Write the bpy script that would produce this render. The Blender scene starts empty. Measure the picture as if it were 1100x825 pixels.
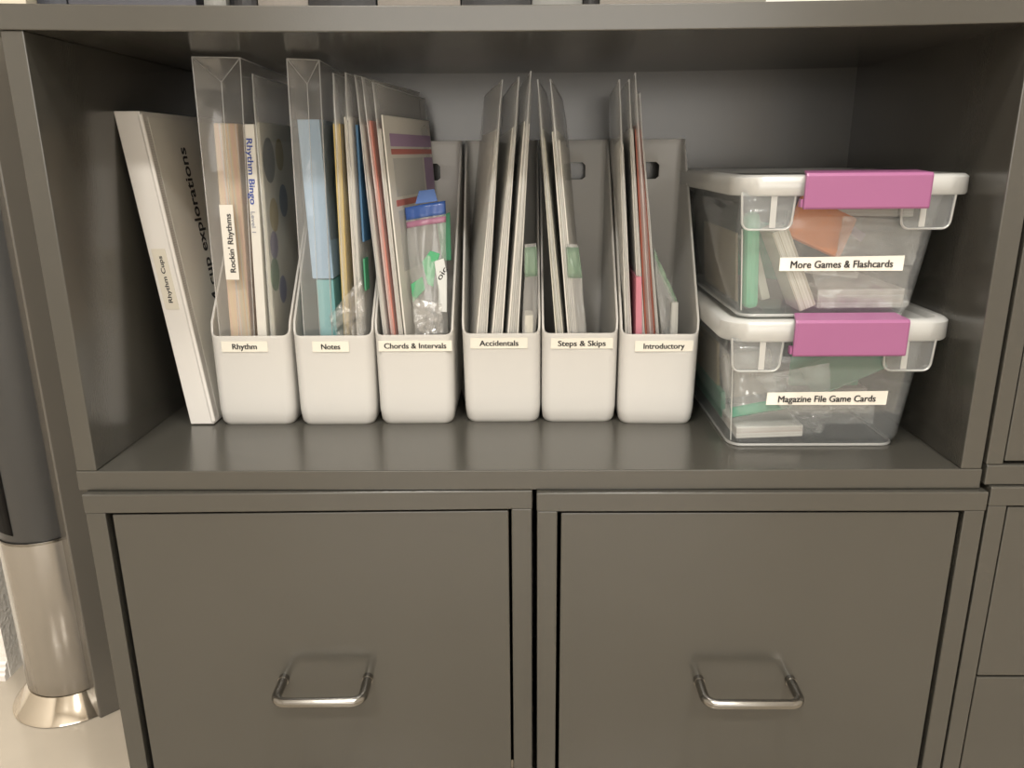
import bpy, bmesh, math, random
from mathutils import Vector, Matrix, noise

random.seed(7)
scene = bpy.context.scene
col = scene.collection
S = 0.77                      # working units -> metres
V = Vector

# ------------------------------------------------------------------ camera
F_PX, CX, CY, CZ, PITCH, YAW, ROLL = 850.3, -0.00156, -0.80843, 0.33527, 0.284403, -0.0153236, -0.0085203
def cam_axes():
    f = V((math.sin(YAW)*math.cos(PITCH), math.cos(YAW)*math.cos(PITCH), -math.sin(PITCH)))
    r = V((math.cos(YAW), -math.sin(YAW), 0)); u = r.cross(f)
    c, s = math.cos(ROLL), math.sin(ROLL)
    return c*r + s*u, -s*r + c*u, f
r_, u_, f_ = cam_axes()
cd = bpy.data.cameras.new('camera'); cam = bpy.data.objects.new('camera', cd); col.objects.link(cam)
cd.sensor_fit = 'HORIZONTAL'; cd.sensor_width = 36.0; cd.lens = F_PX*36/1100
cd.clip_start = 0.01
m = Matrix.Identity(4)
for i in range(3):
    m[i][0], m[i][1], m[i][2] = r_[i], u_[i], -f_[i]
m[0][3], m[1][3], m[2][3] = CX*S, CY*S, CZ*S
cam.matrix_world = m
scene.camera = cam

# ------------------------------------------------------------------ light
w = bpy.data.worlds.new('world'); scene.world = w; w.use_nodes = True
bg = w.node_tree.nodes['Background']; bg.inputs[0].default_value = (1.0, 0.95, 0.87, 1); bg.inputs[1].default_value = 0.1
def area(name, loc, size, power, rot=(0, 0, 0), color=(1, 0.955, 0.88)):
    l = bpy.data.lights.new(name, 'AREA'); l.energy = power; l.size = size; l.color = color
    o = bpy.data.objects.new(name, l); o.location = loc; o.rotation_euler = rot; col.objects.link(o)
    return o
# recessed ceiling lamps: a near row and a far row
for x, y, p in ((-0.40, -0.72, 17), (0.38, -0.72, 16.5), (-0.60, -2.05, 26), (0.50, -2.05, 24)):
    area('ceiling_lamp', (x, y, 2.0), 0.22, p)
# broad soft light added at the windowless opposite wall for fill and reflections
o = area('front_fill', (0.05, -2.98, 0.62), 2.0, 11.5, (math.radians(90), 0, 0), (1.0, 0.985, 0.95))
o.data.shape = 'RECTANGLE'; o.data.size_y = 1.1
scene.view_settings.view_transform = 'Standard'
scene.view_settings.look = 'None'
scene.view_settings.exposure = 0.42
scene.view_settings.gamma = 1.0
scene.view_settings.use_curve_mapping = False
try:
    scene.cycles.max_bounces = 12; scene.cycles.transparent_max_bounces = 40
    scene.cycles.glossy_bounces = 5; scene.cycles.diffuse_bounces = 5
    scene.cycles.use_denoising = True; scene.cycles.caustics_reflective = False
except Exception:
    pass

# ------------------------------------------------------------------ materials
def new_mat(name):
    mt = bpy.data.materials.new(name); mt.use_nodes = True
    nt = mt.node_tree; nt.nodes.clear()
    return mt, nt, nt.nodes.new('ShaderNodeOutputMaterial')
def node(nt, t, **kw):
    n = nt.nodes.new(t)
    for k, v in kw.items():
        if k in n.inputs: n.inputs[k].default_value = v
        else: setattr(n, k, v)
    return n
def rgba(c): return (c[0], c[1], c[2], 1)
def solid(name, c, rough=0.5, spec=0.5, metal=0.0, noise_amt=0.06, noise_scale=30, bump=0.0, bump_scale=200, coat=0.0, trans=0.0):
    """principled surface with a faint procedural mottling and optional fine bump"""
    mt, nt, out = new_mat(name)
    p = node(nt, 'ShaderNodeBsdfPrincipled')
    p.inputs['Roughness'].default_value = rough; p.inputs['Specular IOR Level'].default_value = spec
    p.inputs['Metallic'].default_value = metal; p.inputs['Coat Weight'].default_value = coat
    tc = node(nt, 'ShaderNodeTexCoord')
    nz = node(nt, 'ShaderNodeTexNoise'); nz.inputs['Scale'].default_value = noise_scale; nz.inputs['Detail'].default_value = 3
    nt.links.new(tc.outputs['Object'], nz.inputs['Vector'])
    rmp = node(nt, 'ShaderNodeMapRange'); rmp.inputs['To Min'].default_value = 1-noise_amt; rmp.inputs['To Max'].default_value = 1+noise_amt
    nt.links.new(nz.outputs['Fac'], rmp.inputs['Value'])
    mx = node(nt, 'ShaderNodeMix', data_type='RGBA', blend_type='MULTIPLY'); mx.inputs[0].default_value = 1
    mx.inputs[6].default_value = rgba(c); nt.links.new(rmp.outputs['Result'], mx.inputs[7])
    nt.links.new(mx.outputs[2], p.inputs['Base Color'])
    if bump:
        n2 = node(nt, 'ShaderNodeTexNoise'); n2.inputs['Scale'].default_value = bump_scale
        nt.links.new(tc.outputs['Object'], n2.inputs['Vector'])
        b = node(nt, 'ShaderNodeBump'); b.inputs['Strength'].default_value = bump; b.inputs['Distance'].default_value = 0.002
        nt.links.new(n2.outputs['Fac'], b.inputs['Height']); nt.links.new(b.outputs['Normal'], p.inputs['Normal'])
    last = p.outputs[0]
    if trans:
        t = node(nt, 'ShaderNodeBsdfTranslucent'); t.inputs['Color'].default_value = rgba(c)
        ms = node(nt, 'ShaderNodeMixShader'); ms.inputs[0].default_value = trans
        nt.links.new(last, ms.inputs[1]); nt.links.new(t.outputs[0], ms.inputs[2]); last = ms.outputs[0]
    nt.links.new(last, out.inputs[0])
    return mt
def film(name, c=(0.95, 0.96, 0.96), body=0.10, gloss=0.05, edge=0.35, rough=0.12, crinkle=0.0, crinkle_scale=60, tint=(0.98, 0.98, 0.98)):
    """thin clear plastic: transparent with a milky share and a sheen that grows at grazing angles"""
    mt, nt, out = new_mat(name)
    t = node(nt, 'ShaderNodeBsdfTransparent'); t.inputs[0].default_value = rgba(tint)
    d = node(nt, 'ShaderNodeBsdfDiffuse'); d.inputs[0].default_value = rgba(c)
    tl = node(nt, 'ShaderNodeBsdfTranslucent'); tl.inputs[0].default_value = rgba(c)
    dm = node(nt, 'ShaderNodeMixShader'); dm.inputs[0].default_value = 0.35
    nt.links.new(d.outputs[0], dm.inputs[1]); nt.links.new(tl.outputs[0], dm.inputs[2])
    m1 = node(nt, 'ShaderNodeMixShader'); m1.inputs[0].default_value = body
    nt.links.new(t.outputs[0], m1.inputs[1]); nt.links.new(dm.outputs[0], m1.inputs[2])
    g = node(nt, 'ShaderNodeBsdfAnisotropic'); g.inputs['Roughness'].default_value = rough; g.inputs[0].default_value = (1, 1, 1, 1)
    lw = node(nt, 'ShaderNodeLayerWeight'); lw.inputs[0].default_value = 0.5
    pw = node(nt, 'ShaderNodeMath', operation='POWER'); pw.inputs[1].default_value = 3
    nt.links.new(lw.outputs['Facing'], pw.inputs[0])
    ml = node(nt, 'ShaderNodeMath', operation='MULTIPLY_ADD'); ml.inputs[1].default_value = edge; ml.inputs[2].default_value = gloss
    nt.links.new(pw.outputs[0], ml.inputs[0])
    if crinkle:
        tc = node(nt, 'ShaderNodeTexCoord')
        n2 = node(nt, 'ShaderNodeTexVoronoi'); n2.inputs['Scale'].default_value = crinkle_scale; n2.distance = 'EUCLIDEAN'
        nz = node(nt, 'ShaderNodeTexNoise'); nz.inputs['Scale'].default_value = crinkle_scale*0.6
        nt.links.new(tc.outputs['Object'], nz.inputs['Vector'])
        nt.links.new(tc.outputs['Object'], n2.inputs['Vector'])
        ad = node(nt, 'ShaderNodeMath', operation='ADD'); nt.links.new(n2.outputs[0], ad.inputs[0]); nt.links.new(nz.outputs[0], ad.inputs[1])
        b = node(nt, 'ShaderNodeBump'); b.inputs['Strength'].default_value = crinkle; b.inputs['Distance'].default_value = 0.004
        nt.links.new(ad.outputs[0], b.inputs['Height']); nt.links.new(b.outputs[0], g.inputs['Normal'])
    m2 = node(nt, 'ShaderNodeMixShader')
    nt.links.new(ml.outputs[0], m2.inputs[0]); nt.links.new(m1.outputs[0], m2.inputs[1]); nt.links.new(g.outputs[0], m2.inputs[2])
    nt.links.new(m2.outputs[0], out.inputs[0])
    return mt
def striped(name, cols, axis='Z', scale=300, rough=0.6):
    """stacked card edges: fine bands along one axis of the thing"""
    mt, nt, out = new_mat(name)
    p = node(nt, 'ShaderNodeBsdfPrincipled'); p.inputs['Roughness'].default_value = rough
    tc = node(nt, 'ShaderNodeTexCoord'); sp = node(nt, 'ShaderNodeSeparateXYZ')
    nt.links.new(tc.outputs['Object'], sp.inputs[0])
    mu = node(nt, 'ShaderNodeMath', operation='MULTIPLY'); mu.inputs[1].default_value = scale
    nt.links.new(sp.outputs[axis], mu.inputs[0])
    nz = node(nt, 'ShaderNodeTexNoise', noise_dimensions='1D'); nz.inputs['Scale'].default_value = 1; nz.inputs['Detail'].default_value = 1
    nt.links.new(mu.outputs[0], nz.inputs['W'])
    cr = node(nt, 'ShaderNodeValToRGB'); e = cr.color_ramp.elements
    n = len(cols)
    while len(e) < n: e.new(0.5)
    for i, c in enumerate(cols):
        e[i].position = 0.3 + 0.4*i/max(1, n-1); e[i].color = rgba(c)
    nt.links.new(nz.outputs['Fac'], cr.inputs[0]); nt.links.new(cr.outputs[0], p.inputs['Base Color'])
    nt.links.new(p.outputs[0], out.inputs[0])
    return mt

LAM = solid('charcoal_laminate', (0.054, 0.0512, 0.0435), rough=0.22, spec=0.85, noise_amt=0.05, noise_scale=14, bump=0.02, bump_scale=600)
LAMD = solid('dark_laminate', (0.045, 0.043, 0.039), rough=0.22, spec=0.5, noise_amt=0.05, noise_scale=14)
BLACK = solid('black_vinyl', (0.012, 0.012, 0.014), rough=0.4)
FILEW = solid('white_file_plastic', (0.80, 0.785, 0.755), rough=0.32, spec=0.45, noise_amt=0.01, trans=0.3)
LABEL = solid('label_paper', (0.80, 0.77, 0.68), rough=0.45, noise_amt=0.02)
LABELW = solid('white_label_tape', (0.86, 0.83, 0.76), rough=0.4, noise_amt=0.02)
LABELC = solid('yellowed_clear_tape', (0.64, 0.60, 0.51), rough=0.35, noise_amt=0.02)
INK = solid('black_ink', (0.015, 0.015, 0.018), rough=0.6)
INKG = solid('grey_ink', (0.30, 0.32, 0.40), rough=0.6)
INKB = solid('blue_ink', (0.03, 0.07, 0.36), rough=0.6)
CHROME = solid('brushed_steel', (0.27, 0.26, 0.24), rough=0.2, metal=1.0, noise_amt=0.08, noise_scale=60)
PURPLE = solid('purple_latch_plastic', (0.30, 0.105, 0.225), rough=0.33, noise_amt=0.03)
FLOORM = None
PAPER = solid('white_card', (0.76, 0.74, 0.69), rough=0.6, noise_amt=0.03)
CREAM = solid('cream_card', (0.68, 0.66, 0.57), rough=0.6)
BINDERW = solid('white_vinyl', (0.70, 0.675, 0.64), rough=0.36, noise_amt=0.02)
FILM = film('clear_sleeve', body=0.28, gloss=0.04, edge=0.30)
FILM2 = film('clear_bag', body=0.20, gloss=0.06, edge=0.45, crinkle=0.25, crinkle_scale=25)
CRINK = film('crumpled_clear_bag', body=0.08, gloss=0.09, edge=0.5, rough=0.10, crinkle=0.9, crinkle_scale=55)
SEAM = film('sleeve_seam', body=0.35, gloss=0.08, edge=0.3)
BOXP = film('clear_box_plastic', c=(0.82, 0.85, 0.88), body=0.105, gloss=0.05, edge=0.45, rough=0.1, tint=(0.95, 0.96, 0.96))
BOXR = film('clear_box_rib', c=(0.88, 0.88, 0.86), body=0.45, gloss=0.08, edge=0.4, rough=0.15)
LIDP = film('frosted_lid_plastic', c=(0.88, 0.88, 0.86), body=0.52, gloss=0.06, edge=0.3, rough=0.25)

# ------------------------------------------------------------------ helpers
def link(name, bm, mat, parent=None, label=None, cat=None, group=None, kind=None, smooth=False, bevel=0, segs=2, solidify=0, offset=-1, base=None):
    """link a bmesh given in working units as ONE object whose origin is at its base"""
    bmesh.ops.recalc_face_normals(bm, faces=bm.faces) if not solidify else None
    for v in bm.verts: v.co *= S
    if base is None:
        xs = [v.co for v in bm.verts]
        lo = V((min(p[i] for p in xs) for i in range(3))); hi = V((max(p[i] for p in xs) for i in range(3)))
        org = V(((lo.x+hi.x)/2, (lo.y+hi.y)/2, lo.z))
    else: org = V(base)*S
    for v in bm.verts: v.co -= org
    me = bpy.data.meshes.new(name); bm.to_mesh(me); bm.free()
    me.materials.append(mat)
    if smooth:
        for p in me.polygons: p.use_smooth = True
        me.set_sharp_from_angle(angle=math.radians(smooth if smooth > 1 else 40))
    o = bpy.data.objects.new(name, me); col.objects.link(o)
    if parent is not None:
        o.parent = parent
        pw = V((0, 0, 0)); q = parent
        while q is not None: pw = pw + V(q.location); q = q.parent
        o.location = org - pw
    else: o.location = org
    if solidify:
        md = o.modifiers.new('thickness', 'SOLIDIFY'); md.thickness = solidify*S; md.offset = offset
    if bevel:
        md = o.modifiers.new('soft_edges', 'BEVEL'); md.width = bevel*S; md.segments = segs; md.limit_method = 'ANGLE'; md.angle_limit = math.radians(50)
    tag(o, label, cat, group, kind)
    return o
def tag(o, label=None, cat=None, group=None, kind=None):
    for k, v in (('label', label), ('category', cat), ('group', group), ('kind', kind)):
        if v: o[k] = v
def empty(name, loc, label=None, cat=None, group=None, kind=None):
    o = bpy.data.objects.new(name, None); o.location = V(loc)*S; o.empty_display_size = 0.05; col.objects.link(o)
    tag(o, label, cat, group, kind); return o
def box(bm, x0, x1, y0, y1, z0, z1):
    vs = [bm.verts.new((x, y, z)) for z in (z0, z1) for y in (y0, y1) for x in (x0, x1)]
    for f in ((0, 2, 3, 1), (4, 5, 7, 6), (0, 1, 5, 4), (2, 6, 7, 3), (0, 4, 6, 2), (1, 3, 7, 5)):
        bm.faces.new([vs[i] for i in f])
    return vs
def boxbm(*a):
    bm = bmesh.new(); box(bm, *a); return bm
def tube(bm, pts, rad, n=14, cap=True):
    pts = [V(p) for p in pts]; rings = []
    up = V((0, 0, 1))
    for i, p in enumerate(pts):
        d = (pts[min(i+1, len(pts)-1)] - pts[max(i-1, 0)]).normalized()
        a = d.cross(up)
        if a.length < 1e-3: a = d.cross(V((0, 1, 0)))
        a.normalize(); b = d.cross(a)
        r = rad[i] if isinstance(rad, (list, tuple)) else rad
        rings.append([bm.verts.new(p + r*(math.cos(t)*a + math.sin(t)*b)) for t in [2*math.pi*k/n for k in range(n)]])
    for A, B in zip(rings, rings[1:]):
        for k in range(n): bm.faces.new((A[k], A[(k+1) % n], B[(k+1) % n], B[k]))
    if cap: bm.faces.new(rings[0][::-1]); bm.faces.new(rings[-1])
def lathe(bm, prof, cx, cy, n=48, sx=1, sy=1):
    rings = [[bm.verts.new((cx+r*sx*math.cos(2*math.pi*k/n), cy+r*sy*math.sin(2*math.pi*k/n), z)) for k in range(n)] for r, z in prof]
    for A, B in zip(rings, rings[1:]):
        for k in range(n): bm.faces.new((A[k], A[(k+1) % n], B[(k+1) % n], B[k]))
    bm.faces.new(rings[0][::-1]); bm.faces.new(rings[-1])
def rrect(x0, x1, y0, y1, r, n=6):
    """rounded rectangle loop, anticlockwise from the front left corner"""
    out = []
    for cx, cy, a in ((x0+r, y0+r, 180), (x1-r, y0+r, 270), (x1-r, y1-r, 0), (x0+r, y1-r, 90)):
        for k in range(n+1):
            t = math.radians(a + 90*k/n); out.append((cx+r*math.cos(t), cy+r*math.sin(t)))
    return out
def loft(bm, loops, cap0=True, cap1=True):
    R = [[bm.verts.new(p) for p in L] for L in loops]; n = len(R[0])
    for A, B in zip(R, R[1:]):
        for k in range(n): bm.faces.new((A[k], A[(k+1) % n], B[(k+1) % n], B[k]))
    if cap0: bm.faces.new(R[0][::-1])
    if cap1: bm.faces.new(R[-1])
    return R
def text(s, origin, xd, yd, width, height, mat, parent, bold=0.0, name='lettering'):
    """lettering as a mesh: origin = lower left corner, given baseline and up directions, width and cap height in working units"""
    cu = bpy.data.curves.new('lettering', 'FONT'); cu.body = s; cu.extrude = 0.01; cu.resolution_u = 3
    t = bpy.data.objects.new('lettering', cu); col.objects.link(t)
    bpy.context.view_layer.update()
    me = bpy.data.meshes.new_from_object(t.evaluated_get(bpy.context.evaluated_depsgraph_get()))
    bpy.data.objects.remove(t); bpy.data.curves.remove(cu)
    bm = bmesh.new(); bm.from_mesh(me); bpy.data.meshes.remove(me)
    if bold:
        g = bmesh.ops.duplicate(bm, geom=bm.verts[:]+bm.edges[:]+bm.faces[:])['geom']
        for v in g:
            if isinstance(v, bmesh.types.BMVert): v.co.x += bold*2.6; v.co.z += 0.002
    xs = [v.co.x for v in bm.verts]; x0, x1 = min(xs), max(xs)
    xd, yd = V(xd).normalized(), V(yd).normalized(); nd = xd.cross(yd); o = V(origin)
    for v in bm.verts:
        c = v.co.copy()
        v.co = o + xd*((c.x-x0)/(x1-x0)*width) + yd*(c.y/0.73*height) + nd*(c.z*0.02)
    return link(name, bm, mat, parent)

# ------------------------------------------------------------------ the setting
FLOOR = -0.5
mt, nt, out = new_mat('polished_beige_tile')
p = node(nt, 'ShaderNodeBsdfPrincipled'); p.inputs['Roughness'].default_value = 0.12
tc = node(nt, 'ShaderNodeTexCoord'); br = node(nt, 'ShaderNodeTexBrick'); br.offset = 0
mp = node(nt, 'ShaderNodeMapping'); mp.inputs['Rotation'].default_value = (0, 0, math.radians(0)); mp.inputs['Location'].default_value = (0.41, 0.12, 0)
nt.links.new(tc.outputs['Object'], mp.inputs[0]); nt.links.new(mp.outputs[0], br.inputs[0])
br.inputs['Scale'].default_value = 1; br.inputs['Brick Width'].default_value = 0.45; br.inputs['Row Height'].default_value = 0.45; br.inputs['Mortar Size'].default_value = 0.003
br.inputs['Color1'].default_value = (0.44, 0.39, 0.32, 1); br.inputs['Color2'].default_value = (0.42, 0.37, 0.305, 1); br.inputs['Mortar'].default_value = (0.52, 0.48, 0.41, 1)
nz = node(nt, 'ShaderNodeTexNoise'); nz.inputs['Scale'].default_value = 6; nz.inputs['Detail'].default_value = 6
nt.links.new(tc.outputs['Object'], nz.inputs[0])
mr = node(nt, 'ShaderNodeMapRange'); mr.inputs['To Min'].default_value = 0.82; mr.inputs['To Max'].default_value = 1.15; nt.links.new(nz.outputs[0], mr.inputs[0])
mx = node(nt, 'ShaderNodeMix', data_type='RGBA', blend_type='MULTIPLY'); mx.inputs[0].default_value = 1
nt.links.new(br.outputs[0], mx.inputs[6]); nt.links.new(mr.outputs[0], mx.inputs[7]); nt.links.new(mx.outputs[2], p.inputs['Base Color'])
nt.links.new(p.outputs[0], out.inputs[0]); FLOORM = mt
WALLM = solid('white_textured_paint', (0.80, 0.78, 0.74), rough=0.8, noise_amt=0.05, noise_scale=90, bump=0.8, bump_scale=160)
TRIMM = solid('white_trim_paint', (0.74, 0.72, 0.70), rough=0.35, noise_amt=0.02)
bm = boxbm(-2.4, 2.4, -4.0, 0.6, FLOOR-0.04, FLOOR); link('floor', bm, FLOORM, kind='structure', base=(0, 0, FLOOR))
bm = bmesh.new(); loft(bm, [[(x, y, z) for x, y in ((-0.862, 0.315), (-0.862, 0.425), (2.3, 0.425), (2.3, 0.49), (-2.3, 0.49), (-2.3, 0.315))] for z in (FLOOR, 2.62)])
link('wall_back', bm, WALLM, kind='structure')
ROOMW = solid('warm_room_paint', (0.58, 0.55, 0.51), rough=0.8, noise_amt=0.03)
link('wall_left', boxbm(-2.36, -2.302, -3.9, 0.49, FLOOR, 2.62), ROOMW, kind='structure')
link('wall_right', boxbm(2.302, 2.36, -3.9, 0.49, FLOOR, 2.62), ROOMW, kind='structure')
link('wall_front', boxbm(-2.36, 2.36, -3.96, -3.902, FLOOR, 2.62), ROOMW, kind='structure')
link('ceiling', boxbm(-2.36, 2.36, -3.96, 0.49, 2.622, 2.68), WALLM, kind='structure')
bm = bmesh.new()
prof = [(0.3148, FLOOR), (0.303, FLOOR), (0.303, FLOOR+0.010), (0.306, FLOOR+0.013), (0.306, FLOOR+0.018), (0.310, FLOOR+0.021), (0.310, FLOOR+0.027), (0.3148, FLOOR+0.030)]
A = [bm.verts.new((-2.29, y, z)) for y, z in prof]; B = [bm.verts.new((-0.863, y, z)) for y, z in prof]
for k in range(len(prof)):
    j = (k+1) % len(prof); bm.faces.new((A[k], A[j], B[j], B[k]))
bm.faces.new(A); bm.faces.new(B[::-1])
link('baseboard_back', bm, TRIMM, kind='structure')

# ------------------------------------------------------------------ open shelf unit
D = 0.41
shelf = empty('shelf_cabinet', (0, D/2, -0.0232), 'wide charcoal open shelf unit holding the white magazine files and two clear boxes', 'shelf unit')
link('bottom_panel', boxbm(-0.4985, 0.4985, 0, D, -0.0232, 0), LAM, shelf, bevel=0.0012)
def side(x0, x1):
    bm = boxbm(x0, x1, 0.0006, D, 0.0001, 0.4505); return link('side_panel', bm, LAM, shelf, bevel=0.0012)
side(-0.4975, -0.4752); side(0.4748, 0.4975)
link('back_panel', boxbm(-0.4752, 0.4748, D-0.006, D, 0, 0.45), LAM, shelf)
bm = bmesh.new(); n = 40; rows = []
for i in range(n+1):
    x = -0.53 + 1.06*i/n; t = x/0.5
    zl = 0.4495 - 0.0015*t - 0.0050*max(0, 1-t*t); zu = zl + 0.0232
    rows.append([bm.verts.new(q) for q in ((x, -0.001, zl), (x, D, zl), (x, D, zu), (x, -0.001, zu))])
for A, B in zip(rows, rows[1:]):
    for k in range(4): bm.faces.new((A[k], A[(k+1) % 4], B[(k+1) % 4], B[k]))
bm.faces.new(rows[0]); bm.faces.new(rows[-1][::-1])
link('top_panel', bm, LAM, shelf, bevel=0.0012)

# ------------------------------------------------------------------ drawer cabinets
def skew(bm, xr, y0, ang):
    if ang:
        for v in bm.verts:
            dx, dy = v.co.x-xr, v.co.y-y0
            v.co.x = xr + dx*math.cos(ang) - dy*math.sin(ang); v.co.y = y0 + dx*math.sin(ang) + dy*math.cos(ang)
    return bm
def handle(parent, x0, x1, z, yf, sk):
    y1 = yf - 0.0445; r = 0.013; pts = [(x0, yf+0.001, z), (x0, y1+r, z)]
    for k in range(1, 7):
        t = math.pi/2*k/6; pts.append((x0 + r*(1-math.cos(t)), y1 + r*(1-math.sin(t)), z))
    for k in range(0, 7):
        t = math.pi/2*k/6; pts.append((x1 - r*(1-math.sin(t)), y1 + r*(1-math.cos(t)), z))
    pts.append((x1, yf+0.001, z))
    bm = bmesh.new(); tube(bm, pts, 0.0056, 16); skew(bm, *sk)
    h = link('handle', bm, CHROME, parent, smooth=60, label='brushed steel bow handle')
    for x in (x0, x1):
        bm = bmesh.new(); tube(bm, [(x, yf+0.0005, z), (x, yf-0.006, z)], 0.0064, 16); skew(bm, *sk)
        link('collar', bm, CHROME, h, smooth=40)
def drawer_cabinet(label, x0, x1, yf, ztop, il, ir, gl, gr, gt, drawers, hx, ang, zbot=FLOOR):
    sk = (x1, yf, ang)
    c = empty('drawer_cabinet', ((x0+x1)/2, D/2, zbot), label, 'cabinet', 'charcoal cabinets with flush fronts')
    t = 0.0225
    link('top_panel', skew(boxbm(x0, x1, yf, D-0.01, ztop-t, ztop), *sk), LAM, c, bevel=0.0014)
    link('side_panel', skew(boxbm(x0+0.0006, il, yf+0.0008, D-0.01, zbot, ztop-t), *sk), LAM, c, bevel=0.0012)
    link('side_panel', skew(boxbm(ir, x1-0.0006, yf+0.0008, D-0.01, zbot, ztop-t), *sk), LAM, c, bevel=0.0012)
    link('back_panel', skew(boxbm(il, ir, D-0.02, D-0.012, zbot, ztop-t), *sk), BLACK, c)
    link('bottom_panel', skew(boxbm(il, ir, yf+0.004, D-0.021, zbot+0.002, zbot+0.018), *sk), LAM, c)
    for (za, zb) in drawers:
        d = link('drawer', skew(boxbm(il+gl, ir-gr, yf+0.0022, yf+0.020, za, zb), *sk), LAM, c, bevel=0.0012)
        bm = bmesh.new(); box(bm, il+0.018, ir-0.018, yf+0.0205, yf+0.33, za+0.02, za+0.028)
        for xx in (il+0.018, ir-0.026): box(bm, xx, xx+0.008, yf+0.0205, yf+0.33, za+0.0281, zb-0.05)
        skew(bm, *sk); link('drawer_box', bm, BLACK, d)
        bm = bmesh.new(); box(bm, ir-gr-0.001+0.0008, ir-0.0004, yf+0.010, yf+0.30, za+0.08, za+0.092); skew(bm, *sk)
        link('runner', bm, CHROME, d, label='thin bright metal slide')
        if hx: handle(d, hx[0], hx[1], -0.2640, yf+0.0022, sk)
    return c
drawer_cabinet('charcoal drawer cabinet with bow handle below the binder, next to the silver fan', -0.4905, 0.0078, -0.0005, -0.0238, -0.468, -0.0158, 0.0068, 0.0032, 0.0028,
               [(-0.485, -0.0490)], (-0.2885, -0.1885), 0.0200)
drawer_cabinet('charcoal drawer cabinet with bow handle below the two purple-latched boxes', 0.0122, 0.5050, -0.0075, -0.0238, 0.0352, 0.4822, 0.0042, 0.0046, 0.0026,
               [(-0.485, -0.0490)], (0.2035, 0.3110), 0.0)
drawer_cabinet('charcoal two-drawer cabinet without visible handles at the picture edge, past the purple-latched boxes', 0.5072, 0.98, -0.0065, -0.0185, 0.5280, 0.958, 0.0022, 0.0022, 0.0024,
               [(-0.485, -0.2618), (-0.2592, -0.0432)], None, 0.0)
# the neighbouring upper unit with a closed front
cup = empty('door_cabinet', (0.75, D/2, -0.0180), 'charcoal closed cabinet beside the open shelf, only its edge and door strip showing', 'cabinet')
link('bottom_panel', boxbm(0.5015, 0.98, -0.002, D-0.01, -0.0180, 0.0052), LAM, cup, bevel=0.0014)
link('side_panel', boxbm(0.5008, 0.5190, -0.0005, D-0.01, 0.0053, 0.447), LAM, cup, bevel=0.0012)
link('side_panel', boxbm(0.9600, 0.9795, -0.0005, D-0.01, 0.0053, 0.447), LAM, cup, bevel=0.0012)
link('back_panel', boxbm(0.5192, 0.9598, D-0.02, D-0.012, 0.0053, 0.447), BLACK, cup)
link('door', boxbm(0.5212, 0.9578, 0.0015, 0.020, 0.0085, 0.443), LAM, cup, bevel=0.0012)
link('top_panel', boxbm(0.535, 0.98, -0.001, D-0.01, 0.4475, 0.4705), LAM, cup, bevel=0.0012)

# ------------------------------------------------------------------ left side: fan and dark column
colm = bmesh.new()
a = math.radians(45); p0 = V((-0.6585, 0.213, 0)); COLM = solid('brown_grey_laminate', (0.105, 0.096, 0.082), rough=0.25, spec=0.6, noise_amt=0.05, noise_scale=14); dr = V((math.cos(a), math.sin(a), 0)); dl = V((-math.sin(a), math.cos(a), 0))
lo = [p0, p0+dr*0.13, p0+dr*0.13+dl*0.055, p0+dl*0.055]
loft(colm, [[q+V((0, 0, FLOOR)) for q in lo], [q+V((0, 0, 0.62)) for q in lo]])
link('laminate_column', colm, COLM, None, 'tall narrow charcoal column standing on the floor between fan and drawer cabinet', 'column', bevel=0.0022)
FX, FY = -0.7300, 0.282
SILV = solid('silver_fan_shell', (0.37, 0.345, 0.31), rough=0.2, metal=0.6, noise_amt=0.03)
DKGR = solid('dark_grey_fan_shell', (0.055, 0.055, 0.055), rough=0.38)
CHRB = solid('polished_base_metal', (0.70, 0.64, 0.55), rough=0.10, metal=1.0, noise_amt=0.03)
fan = empty('tower_fan', (FX, FY, FLOOR), 'silver and dark grey tower fan on the tile floor at the left', 'fan')
R = 0.0665
bm = bmesh.new(); lathe(bm, [(R*0.97, FLOOR+0.036), (R, FLOOR+0.039), (R*1.0, -0.213), (R*0.995, -0.207)], FX, FY)
link('body', bm, SILV, fan, smooth=40)
bm = bmesh.new(); lathe(bm, [(0.090, FLOOR), (0.092, FLOOR+0.002), (0.0905, FLOOR+0.005), (0.078, FLOOR+0.020), (R, FLOOR+0.0355)], FX, FY)
link('base', bm, CHRB, fan, smooth=50)
bm = bmesh.new(); lathe(bm, [(R*1.004, -0.2068), (R*1.012, -0.205), (R*1.004, -0.203)], FX, FY); link('trim_ring', bm, CHROME, fan, smooth=40)
bm = bmesh.new(); lathe(bm, [(R*0.96, -0.2028), (R*0.985, -0.199), (R*0.985, 0.54), (R*0.93, 0.552), (R*0.6, 0.556)], FX, FY)
tower = link('tower_shell', bm, DKGR, fan, smooth=40)
bm = bmesh.new(); n = 14; a0, a1 = math.radians(176), math.radians(262); A = []; B = []
for k in range(n+1):
    t = a0+(a1-a0)*k/n; z = -0.190+0.012*(1-k/n)-0.012*max(0, (k-11)/3)*0
    A.append(bm.verts.new((FX+R*0.992*math.cos(t), FY+R*0.992*math.sin(t), z))); B.append(bm.verts.new((FX+R*0.992*math.cos(t), FY+R*0.992*math.sin(t), 0.50)))
for k in range(n): bm.faces.new((A[k], A[k+1], B[k+1], B[k]))
gr = link('air_grille', bm, solid('matte_black_grille', (0.006, 0.006, 0.007), rough=0.6, spec=0.15), tower, smooth=40, solidify=0.001, offset=0, label='black air outlet panel')

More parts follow.
